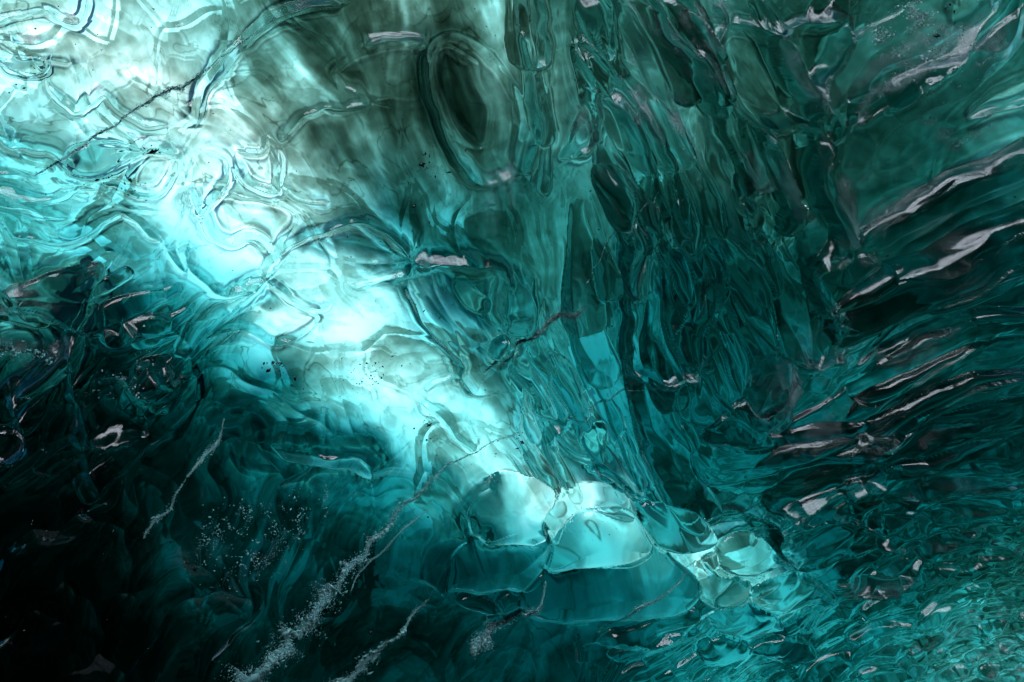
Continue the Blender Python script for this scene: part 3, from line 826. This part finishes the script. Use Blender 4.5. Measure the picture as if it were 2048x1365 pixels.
rp = N(nt, 'ShaderNodeMapRange'); nt.links.new(nz2.outputs['Fac'], rp.inputs[0])
rp.inputs[1].default_value = .30; rp.inputs[2].default_value = .62
nt.links.new(at.outputs['Fac'], fm.inputs[0]); nt.links.new(rp.outputs[0], fm.inputs[1])
nt.links.new(mix(nt, fm.outputs[0], gl, fr), out.inputs['Surface'])

# the body of the ice: pure absorption, red first
m_body, nt, out = new_mat('ice_body')
DEN = 12.0
va = N(nt, 'ShaderNodeVolumeAbsorption', Density=DEN, Color=(1 - SIG_G * 2.4 / DEN, 1 - SIG_G / DEN, 1 - SIG_G * .985 / DEN, 1))
nt.links.new(va.outputs[0], out.inputs['Volume'])

# wind-packed snow on the ice; volcanic ash and painted shade share its colour
m_snow, nt, out = new_mat('ashy_shaded_snow')
at = N(nt, 'ShaderNodeAttribute', attribute_name='snow_tone')
cc = nt.nodes.new('ShaderNodeCombineColor')     # white to olive grey, by ash streaks and painted shade
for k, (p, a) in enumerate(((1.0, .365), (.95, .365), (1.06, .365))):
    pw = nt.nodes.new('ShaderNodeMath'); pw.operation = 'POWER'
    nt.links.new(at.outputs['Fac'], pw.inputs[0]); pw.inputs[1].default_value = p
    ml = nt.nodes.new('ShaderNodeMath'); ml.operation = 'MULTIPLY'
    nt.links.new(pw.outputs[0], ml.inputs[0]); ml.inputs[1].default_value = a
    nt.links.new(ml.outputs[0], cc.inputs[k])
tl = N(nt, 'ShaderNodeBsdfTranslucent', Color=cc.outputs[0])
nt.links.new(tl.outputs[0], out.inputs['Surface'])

# ------------------------------------------------------------------ build the roof
frost = gsum([(1290,250,.85,70),(1330,120,.6,70),(1420,80,.5,60),(1470,150,.5,60),(1030,400,.55,45),(1700,380,.4,90),(1850,120,.5,70),(1900,200,.6,60),
              (60,570,.7,80),(170,560,.6,50),(1800,440,.4,50),(1520,300,.2,60),(1900,640,.25,60),(750,150,0,150),(600,500,0,300),(200,200,0,300),
              (1250,650,.05,100),(1700,800,.25,100),(1850,1150,.15,150),(2048,1340,.6,120),(1200,1100,0,200),(400,1080,.12,100),(150,1200,0,200),(500,900,0,150),(700,1250,0,200),(400,700,0,150)], .03)
frost = np.clip(frost * smooth(-.6, 2.2, n3 * .8 + n1 * .5 + norm(fbm(U / 30, V / 30, 99, 4)) * .5) * 1.1, 0, .9)
cell_own = OWN[:-1, :-1]
UC, VC = U[:-1, :-1], V[:-1, :-1]
# the roof proper, and the wall it bends into beyond the curtain
wallmask = (UC + WX[:-1, :-1] * 3) > (1440 + np.clip(VC, 0, 700) * .30) 
attrs = {'frost': frost}
for nm, lb, mk in (('ice_ceiling', 'glowing translucent ice roof of the cave', ~wallmask), ('ice_wall', 'dark teal ridged ice wall of the cave', wallmask)):
    o = grid_mesh(nm, PI, (cell_own < 0) & mk, m_ice, NI, attrs)
    tag(o, lb, kind='structure')
for k, f in enumerate(F):
    mk = cell_own == k
    if mk.sum() < 4:
        continue
    o = grid_mesh(f[0], PI, mk, m_ice, NI, attrs)
    tag(o, f[2], f[1])

o = grid_mesh('snow_cover', PO, np.ones((NV - 1, NU - 1), bool), m_snow, None, {'snow_tone': ash}, down=False)
tag(o, 'ash streaked snow with painted shading lying on top of the ice roof', kind='structure')

# closed body between the two (volume only)
s3 = 3
A = (PI + NB * -.006)[::s3, ::s3]
B = (PO - np.array([0, 0, .004]))[::s3, ::s3]
B[..., 2] = np.maximum(B[..., 2], A[..., 2] + .012)
nv, nu = A.shape[:2]
n0 = nv * nu
idx = np.arange(n0).reshape(nv, nu)
def quads(I):
    return np.stack([I[:-1, :-1], I[:-1, 1:], I[1:, 1:], I[1:, :-1]], -1).reshape(-1, 4)
top = quads(idx + n0)
bot = quads(idx)[:, ::-1]
sides = []
for line in (idx[0, :], idx[:, -1], idx[-1, ::-1], idx[::-1, 0]):
    sides.append(np.stack([line[:-1], line[1:], line[1:] + n0, line[:-1] + n0], 1))
q = np.vstack([top, bot] + sides)
if not flip:
    q = q[:, ::-1]
me = bpy.data.meshes.new('ice_body')
me.vertices.add(2 * n0)
me.vertices.foreach_set('co', np.vstack([A.reshape(-1, 3), B.reshape(-1, 3)]).astype(np.float32).ravel())
me.loops.add(q.size)
me.loops.foreach_set('vertex_index', q.astype(np.int32).ravel())
me.polygons.add(len(q))
me.polygons.foreach_set('loop_start', np.arange(0, q.size, 4, dtype=np.int32))
me.polygons.foreach_set('loop_total', np.full(len(q), 4, np.int32))
me.update(calc_edges=True)
me.materials.append(m_body)
o = bpy.data.objects.new('ice_body', me)
COL.objects.link(o)
tag(o, 'teal body of the glacier ice inside the roof', kind='stuff')

# ------------------------------------------------------------------ cave floor
m_floor, nt, out = new_mat('gravel_and_snow')
tc = N(nt, 'ShaderNodeTexCoord')
nz = N(nt, 'ShaderNodeTexNoise', Vector=tc.outputs['Object'], Scale=1.2, Detail=8.0, Roughness=.65)
rp = N(nt, 'ShaderNodeMapRange'); nt.links.new(nz.outputs['Fac'], rp.inputs[0])
rp.inputs[1].default_value = .45; rp.inputs[2].default_value = .58
cr = N(nt, 'ShaderNodeMix', data_type='RGBA')
cr.inputs['A'].default_value = (.004, .005, .006, 1)
cr.inputs['B'].default_value = (.010, .011, .013, 1)
nt.links.new(rp.outputs[0], cr.inputs['Factor'])
df = N(nt, 'ShaderNodeBsdfDiffuse', Color=cr.outputs['Result'])
nt.links.new(df.outputs[0], out.inputs['Surface'])
n = 90
gx, gy = np.meshgrid(np.linspace(-30, 30, n), np.linspace(-30, 30, n))
gz = fbm(gx / 2.2, gy / 2.2, 500, 4) * .25
me = bpy.data.meshes.new('cave_floor')
idx = np.arange(n * n).reshape(n, n)
me.from_pydata(np.stack([gx, gy, gz], -1).reshape(-1, 3).tolist(), [], quads(idx).tolist())
me.polygons.foreach_set('use_smooth', np.ones(len(me.polygons), bool))
me.materials.append(m_floor)
o = bpy.data.objects.new('cave_floor', me)
COL.objects.link(o)
tag(o, 'dark gravel on the cave floor', kind='structure')
# unseen snow added behind the camera, shaped to give the ice its highlights
m_out, nt, out = new_mat('reflector_snow')
tc = N(nt, 'ShaderNodeTexCoord')
nz = N(nt, 'ShaderNodeTexNoise', Vector=tc.outputs['Object'], Scale=.8, Detail=7.0, Roughness=.6)
bp = N(nt, 'ShaderNodeBump', Strength=.6, Distance=.2, Height=nz.outputs['Fac'])
rp = N(nt, 'ShaderNodeMapRange'); nt.links.new(nz.outputs['Fac'], rp.inputs[0])
rp.inputs[1].default_value = .40; rp.inputs[2].default_value = .56
cr = N(nt, 'ShaderNodeMix', data_type='RGBA')
cr.inputs['A'].default_value = (.03, .035, .04, 1)
cr.inputs['B'].default_value = (.80, .87, .94, 1)
nt.links.new(rp.outputs[0], cr.inputs['Factor'])
df = N(nt, 'ShaderNodeBsdfDiffuse', Color=cr.outputs['Result'], Normal=bp.outputs[0])
nt.links.new(df.outputs[0], out.inputs['Surface'])
gx2, gy2 = np.meshgrid(np.linspace(1.2, 44, n), np.linspace(-40, -3.6, n))
gz2 = fbm(gx2 / 3.0, gy2 / 3.0, 510, 4) * .5 + .25 + smooth(0, 30, -gy2) * 4
me = bpy.data.meshes.new('snow_reflector')
me.from_pydata(np.stack([gx2, gy2, gz2], -1).reshape(-1, 3).tolist(), [], quads(idx).tolist())
me.polygons.foreach_set('use_smooth', np.ones(len(me.polygons), bool))
me.materials.append(m_out)
o = bpy.data.objects.new('snow_reflector', me)
COL.objects.link(o)
tag(o, 'added sunlit snow outside the cave mouth, reflected in the ice', kind='structure')

# the roof carries on past the traced part: thicker ice, opaque with rock flour
m_thick, nt, out = new_mat('thick_ice')
tc = N(nt, 'ShaderNodeTexCoord')
nz = N(nt, 'ShaderNodeTexNoise', Vector=tc.outputs['Object'], Scale=1.6, Detail=8.0, Distortion=1.5)
bp = N(nt, 'ShaderNodeBump', Strength=.5, Distance=.05, Height=nz.outputs['Fac'])
cr = N(nt, 'ShaderNodeMix', data_type='RGBA')
cr.inputs['A'].default_value = (.0004, .006, .006, 1)
cr.inputs['B'].default_value = (.004, .045, .045, 1)
nt.links.new(nz.outputs['Fac'], cr.inputs['Factor'])
tl = N(nt, 'ShaderNodeBsdfTranslucent', Color=cr.outputs['Result'])
gs = N(nt, 'ShaderNodeBsdfGlossy', Color=(1, 1, 1, 1), Roughness=.15, Normal=bp.outputs[0])
fz = N(nt, 'ShaderNodeFresnel', IOR=1.31, Normal=bp.outputs[0])
nt.links.new(mix(nt, fz.outputs[0], tl.outputs[0], gs.outputs[0]), out.inputs['Surface'])
xs_ = np.arange(-7.0, 9.0, .05)
ys_ = np.arange(-1.7, 12.0, .05)
XX, YY = np.meshgrid(xs_, ys_)
k0 = 40
ring_ = np.vstack([PB[k0, k0:-k0, :2], PB[k0:-k0, -k0 - 1, :2], PB[-k0 - 1, k0:-k0, :2][::-1], PB[k0:-k0, k0, :2][::-1]])[::12]
inn = inside(ring_, XX, YY)
cup = np.abs(fbm(XX / .5, YY / .5, 700, 3)) * .22 + fbm(XX / 2, YY / 2, 710, 3) * .15
ZZ = CAM_Z + H0 - KV * (XX ** 2 + YY ** 2) - .02 - cup * .6
keepq = ~(inn[:-1, :-1] & inn[1:, :-1] & inn[:-1, 1:] & inn[1:, 1:])
keepq &= (ZZ[:-1, :-1] > -.2)
ids_ = np.arange(XX.size).reshape(XX.shape)
Q = quads(ids_)[keepq.ravel()]
un, iv = np.unique(Q.ravel(), return_inverse=True)
me = bpy.data.meshes.new('outer_ceiling')
me.from_pydata(np.stack([XX, YY, ZZ], -1).reshape(-1, 3)[un].tolist(), [], iv.reshape(-1, 4).tolist())
me.polygons.foreach_set('use_smooth', np.ones(len(me.polygons), bool))
me.materials.append(m_thick)
o = bpy.data.objects.new('outer_ceiling', me)
COL.objects.link(o)
tag(o, 'thicker dull ice where the roof carries on', kind='structure')

# unseen dark rock added to keep sky reflections off the left ice
gu, gv = np.meshgrid(np.linspace(0, 1, 70), np.linspace(0, 1, 30))
ang_ = math.radians(150) + gu * math.radians(125)
rad = 6.5 + fbm(gu * 14, gv * 4, 600, 4) * 1.2 - gv * .8
me = bpy.data.meshes.new('blocker_rock')
ri = np.arange(2100).reshape(30, 70)
me.from_pydata(np.stack([np.cos(ang_) * rad, np.sin(ang_) * rad, gv * 6.0 - .3], -1).reshape(-1, 3).tolist(), [], quads(ri).tolist())
m_rock, nt, out = new_mat('blocker_basalt')
tc = N(nt, 'ShaderNodeTexCoord')
nz = N(nt, 'ShaderNodeTexNoise', Vector=tc.outputs['Object'], Scale=3.0, Detail=8.0)
bp = N(nt, 'ShaderNodeBump', Strength=.8, Distance=.1, Height=nz.outputs['Fac'])
df = N(nt, 'ShaderNodeBsdfDiffuse', Color=(.02, .022, .024, 1), Normal=bp.outputs[0])
nt.links.new(df.outputs[0], out.inputs['Surface'])
me.materials.append(m_rock)
o = bpy.data.objects.new('blocker_rock', me)
COL.objects.link(o)
tag(o, 'added dark basalt wall that blocks sky reflections', kind='structure')

# ------------------------------------------------------------------ things lying in the surface of the ice
def surf(x, y):
    fx, fy = (np.asarray(x) + MARG) / STEP, (np.asarray(y) + MARG) / STEP
    P = np.stack([bil(PI[..., k], fx, fy) for k in range(3)], -1)
    n = np.stack([bil(NI[..., k], fx, fy) for k in range(3)], -1)
    n /= np.linalg.norm(n, axis=-1, keepdims=True)
    return P, n, bil(SC, fx, fy)


# a chip: squashed irregular octahedron
OV = np.array([(1, 0, 0), (-1, 0, 0), (0, 1, 0), (0, -1, 0), (0, 0, 1), (0, 0, -1)], float)
OF = np.array([(0, 2, 4), (2, 1, 4), (1, 3, 4), (3, 0, 4), (2, 0, 5), (1, 2, 5), (3, 1, 5), (0, 3, 5)])


def chips(name, xs, ys, size, elong, ang, mat, rs, lift=.25, flat=.5):
    """one mesh of angular grains sitting on the ice at photo positions xs, ys; size in photo pixels"""
    P, n, sc = surf(xs, ys)
    Pa, _, _ = surf(xs + np.cos(ang) * 3, ys + np.sin(ang) * 3)
    t = Pa - P
    t -= (t * n).sum(-1, keepdims=True) * n
    t /= np.maximum(np.linalg.norm(t, axis=-1, keepdims=True), 1e-9)
    b = np.cross(n, t)
    m = len(xs)
    tw = rs.normal(0, .5, (m, 3))
    n2_ = n + tw * .6
    n2_ /= np.linalg.norm(n2_, axis=-1, keepdims=True)
    V3 = OV[None] * rs.uniform(.6, 1.3, (m, 6, 1)) + rs.normal(0, .15, (m, 6, 3))
    s = (size * sc)[:, None, None]
    co = (P + n * (size * sc * lift)[:, None])[:, None] + s * (V3[..., :1] * t[:, None] * np.asarray(elong).reshape(-1, 1, 1) + V3[..., 1:2] * b[:, None] + V3[..., 2:3] * n2_[:, None] * flat)
    f = (OF[None] + (np.arange(m) * 6)[:, None, None]).reshape(-1, 3)
    me = bpy.data.meshes.new(name)
    me.vertices.add(m * 6)
    me.vertices.foreach_set('co', co.reshape(-1).astype(np.float32))
    me.loops.add(f.size)
    me.loops.foreach_set('vertex_index', f.astype(np.int32).ravel())
    me.polygons.add(len(f))
    me.polygons.foreach_set('loop_start', np.arange(0, f.size, 3, dtype=np.int32))
    me.polygons.foreach_set('loop_total', np.full(len(f), 3, np.int32))
    me.update(calc_edges=True)
    me.materials.append(mat)
    o = bpy.data.objects.new(name, me)
    COL.objects.link(o)
    return o


def crumb_mat(name, col, glass, rough=.25):
    m, nt, out = new_mat(name)
    d = N(nt, 'ShaderNodeBsdfDiffuse', Color=col)
    t = N(nt, 'ShaderNodeBsdfTranslucent', Color=col)
    g = N(nt, 'ShaderNodeBsdfGlossy', Color=(1, 1, 1, 1), Roughness=rough)
    tr = N(nt, 'ShaderNodeBsdfGlass', Color=(.9, 1, 1, 1), Roughness=.05, IOR=1.31)
    a = mix(nt, .5, d.outputs[0], t.outputs[0])
    a = mix(nt, .08, a, g.outputs[0])
    nt.links.new(mix(nt, glass, a, tr.outputs[0]), out.inputs['Surface'])
    return m


m_crumb = crumb_mat('crushed_ice', (.50, .97, .97, 1), .25)
m_crumb_dark = crumb_mat('dirty_crushed_ice', (.55, .85, .85, 1), .6)
m_frost = crumb_mat('hoar_frost', (.80, .90, .92, 1), .3)
m_soot = crumb_mat('volcanic_ash', (.008, .009, .009, 1), 0.0)
rs = np.random.RandomState(9)
VEINS = [
 ('fracture_vein','ice fracture','longest fracture of crushed ice, thin at the glowing dome and widening into the dark corner',
  [(1035,860),(960,897),(890,937),(850,972),(820,1002),(780,1052),(740,1092),(700,1135),(660,1185),(610,1245),(550,1310),(480,1400)],[4,7,9,10,11,12,15,22,32,38,46,55],2600,m_crumb),
 ('fracture_vein','ice fracture','thin side fracture running just below the middle of the longest one',[(852,1020),(800,1068),(755,1112),(720,1142),(700,1182)],[3,6,7,4,2],260,m_crumb),
 ('fracture_vein','ice fracture','dim beaded fracture slanting from the dark bay down to the bottom edge',[(872,1178),(830,1222),(800,1262),(760,1302),(700,1350),(660,1400)],[3,7,12,16,20,24],800,m_crumb),
 ('fracture_vein','ice fracture','short wide fracture of coarse white crumbs beside the small folded lobe',[(1085,1150),(1070,1192),(1050,1215),(1012,1232),(982,1270),(940,1312)],[2,5,14,26,24,10],1000,m_crumb),
 ('fracture_vein','ice fracture','fine beaded fracture crossing the wide low dome toward the scallops',[(1400,1125),(1360,1142),(1320,1160),(1270,1190),(1230,1232),(1192,1268)],[4,4,7,12,8,4],420,m_crumb),
 ('fracture_vein','ice fracture','short bright fracture alone in the black ice with a pointed top',[(448,835),(440,868),(430,888),(402,912),(374,950)],[2,4,9,10,5],330,m_crumb),
 ('fracture_vein','ice fracture','faint broken fracture below the lone bright one',[(372,955),(350,985),(335,1020),(305,1038),(290,1080)],[3,4,10,14,6],200,m_crumb),
 ('fracture_vein','ice fracture','dark grey dirty fracture band crossing the leaf shaped tongues',[(1160,602),(1120,628),(1080,655),(1040,680),(1000,712),(965,742)],[6,12,12,11,10,5],900,m_crumb_dark),
 ('fracture_vein','ice fracture','dotted dark thread of dirt running over the bright ice from the roof top',[(560,20),(500,70),(450,105),(400,150),(345,182),(290,205),(240,240),(190,272),(120,320),(70,350)],[3,4,5,8,12,9,7,8,8,4],1100,m_crumb_dark),
 ('fracture_vein','ice fracture','pale hairline fracture from the teal hood to the cyan leaf tongue',[(1385,738),(1330,748),(1290,765),(1240,785),(1190,812),(1130,835)],[6,5,4,5,5,6],380,m_crumb),
 ('fracture_vein','ice fracture','faint pale hairline fracture climbing beside the agate like tongue',[(1160,560),(1200,500),(1240,450),(1275,400),(1300,375)],[2,3,4,3,2],140,m_crumb),
]
for nm, ct, lb, pts, ws, cnt, mat in VEINS:
    P = catmull(pts)
    wv = np.interp(np.linspace(0, 1, len(P)), np.linspace(0, 1, len(ws)), ws)
    seg = np.concatenate([[0], np.cumsum(np.linalg.norm(np.diff(P, axis=0), axis=1))])
    t = rs.rand(cnt * 22)
    dens = np.interp(t * seg[-1], seg, wv)
    t = t[rs.rand(len(t)) < (dens / dens.max()) * .85 + .15]
    L = t * seg[-1]
    px, py, w = np.interp(L, seg, P[:, 0]), np.interp(L, seg, P[:, 1]), np.interp(L, seg, wv)
    e = 4.0
    tx, ty = np.interp(L + e, seg, P[:, 0]) - np.interp(L - e, seg, P[:, 0]), np.interp(L + e, seg, P[:, 1]) - np.interp(L - e, seg, P[:, 1])
    a = np.arctan2(ty, tx)
    off = np.where(rs.rand(len(t)) < .7, rs.normal(0, .13, len(t)), rs.normal(0, .42, len(t))) * w
    off = off * (1 + 1.2 * vnoise(L / 18, L * 0 + 3, 79))
    px += -np.sin(a) * off + vnoise(L / 25, L * 0, 77) * w * .8
    py += np.cos(a) * off + vnoise(L / 25, L * 0, 78) * w * .8
    size = rs.lognormal(-.45, .7, len(t)) * .50
    size *= np.clip(w / 12, .55, 1.25)
    o = chips(nm, px, py, size, rs.uniform(.8, 2.6, len(t)), a + rs.normal(0, .5, len(t)), mat, rs, lift=.1, flat=.7)
    tag(o, lb, ct, 'fractures of crushed ice across the roof')

BLOBS = [
 ('frost_patch','frost patch','crinkled white frost cluster near the top right corner',[(1800,60,14,40),(1830,30,10,30),(1840,130,20,40),(1760,75,10,16),(1850,20,16,20)],700,1.1,m_frost),
 ('frost_patch','frost patch','round cauliflower like frost patch glowing dimly in the black ice',[(500,1030,30,18),(540,1080,18,30),(470,1100,40,40),(430,1060,20,20),(520,1120,26,16)],1100,.9,m_crumb),
 ('frost_patch','frost patch','drooping frost streak right of the cauliflower like patch',[(590,1010,14,18),(600,1050,9,34),(652,990,5,22)],330,.9,m_crumb),
 ('frost_patch','frost patch','small white frost blot left of the lit knob',[(215,775,22,14),(285,730,12,22),(240,760,14,8)],320,1.0,m_frost),
 ('frost_patch','frost patch','grainy frost crust at the far left above the hanging tongue',[(40,700,40,8),(75,705,26,8),(20,690,26,6)],300,.9,m_crumb),
]
for nm, ct, lb, bl, cnt, sz, mat in BLOBS:
    k = rs.randint(0, len(bl), cnt)
    B_ = np.array(bl, float)[k]
    px = B_[:, 0] + rs.normal(0, 1, cnt) * B_[:, 2]
    py = B_[:, 1] + rs.normal(0, 1, cnt) * B_[:, 3]
    keep = fbm(px / 16, py / 16, 130, 3) > -.05
    px, py = px[keep], py[keep]
    o = chips(nm, px, py, sz * (.5 + np.abs(rs.normal(0, .8, len(px)))), rs.uniform(.8, 2.0, len(px)), rs.uniform(0, 6.3, len(px)), mat, rs, lift=.1, flat=.6)
    tag(o, lb, ct, kind='stuff')

SOOT = [
 ('large black soot clot in the brightest left ice',[(306,298,4,6),(300,292,8,3),(315,310,6,8)],60,2.0),
 ('scatter of black soot below the large clot, along a scallop lip',[(240,365,22,5),(280,385,18,5),(205,355,10,4)],70,1.2),
 ('feathery dark soot tuft in the bright band',[(738,752,18,12),(745,735,22,8),(728,770,14,10)],220,1.1),
 ('black soot clot at the bottom edge of the bright band',[(560,740,8,8),(555,728,6,4),(590,765,20,8)],90,1.5),
 ('black soot clot beside the pale folds of the lower band',[(855,825,6,12),(850,845,5,8)],60,1.5),
 ('black soot fleck where the longest fracture begins',[(1036,872,6,8),(1045,890,5,8)],45,1.5),
 ('line of black soot down the cleft in the right ridges',[(1745,690,3,16),(1740,680,10,14),(1792,600,6,50)],150,1.2),
 ('loose black soot dots at the top right of the roof',[(1900,40,12,30),(1880,110,14,30),(1608,20,5,20),(1710,240,16,10)],180,1.2),
 ('dark soot spot in the middle of the upper curtain',[(1247,232,3,5),(1246,240,2,6)],24,1.5),
 ('soot grains along the left rim of the large oval hollow',[(905,305,10,18),(870,330,30,40),(850,310,8,30)],150,1.1),
 ('dotted grey soot haze over the smoky grey cup',[(800,500,22,20),(690,480,50,8),(770,540,30,14)],150,.9),
 ('pair of dark soot blots on the cauliflower like frost',[(378,1115,4,8),(392,1112,4,9)],40,1.8),
]
for lb, bl, cnt, sz in SOOT:
    k = rs.randint(0, len(bl), cnt)
    B_ = np.array(bl, float)[k]
    hv = rs.standard_t(2.2, (2, cnt)).clip(-5, 5) * .9
    px = B_[:, 0] + hv[0] * B_[:, 2]
    py = B_[:, 1] + hv[1] * B_[:, 3]
    o = chips('soot_patch', px, py, sz * np.minimum(rs.lognormal(-.9, .8, cnt), 3.5), rs.uniform(.8, 2.2, cnt), rs.uniform(0, 6.3, cnt), m_soot, rs, lift=.05, flat=.3)
    tag(o, lb, 'soot patch', kind='stuff')
cnt = 2600
px, py = rs.uniform(-60, W + 60, cnt), rs.uniform(-60, H + 60, cnt)
keep = fbm(px / 110, py / 110, 140, 3) + rs.normal(0, .1, cnt) > .08
px, py = px[keep], py[keep]
o = chips('ash_grains', px, py, .35 + rs.exponential(.35, len(px)), rs.uniform(.8, 2.5, len(px)), rs.uniform(0, 6.3, len(px)), m_soot, rs, lift=.05, flat=.3)
tag(o, 'fine black ash grains sprinkled over the ice', kind='stuff')
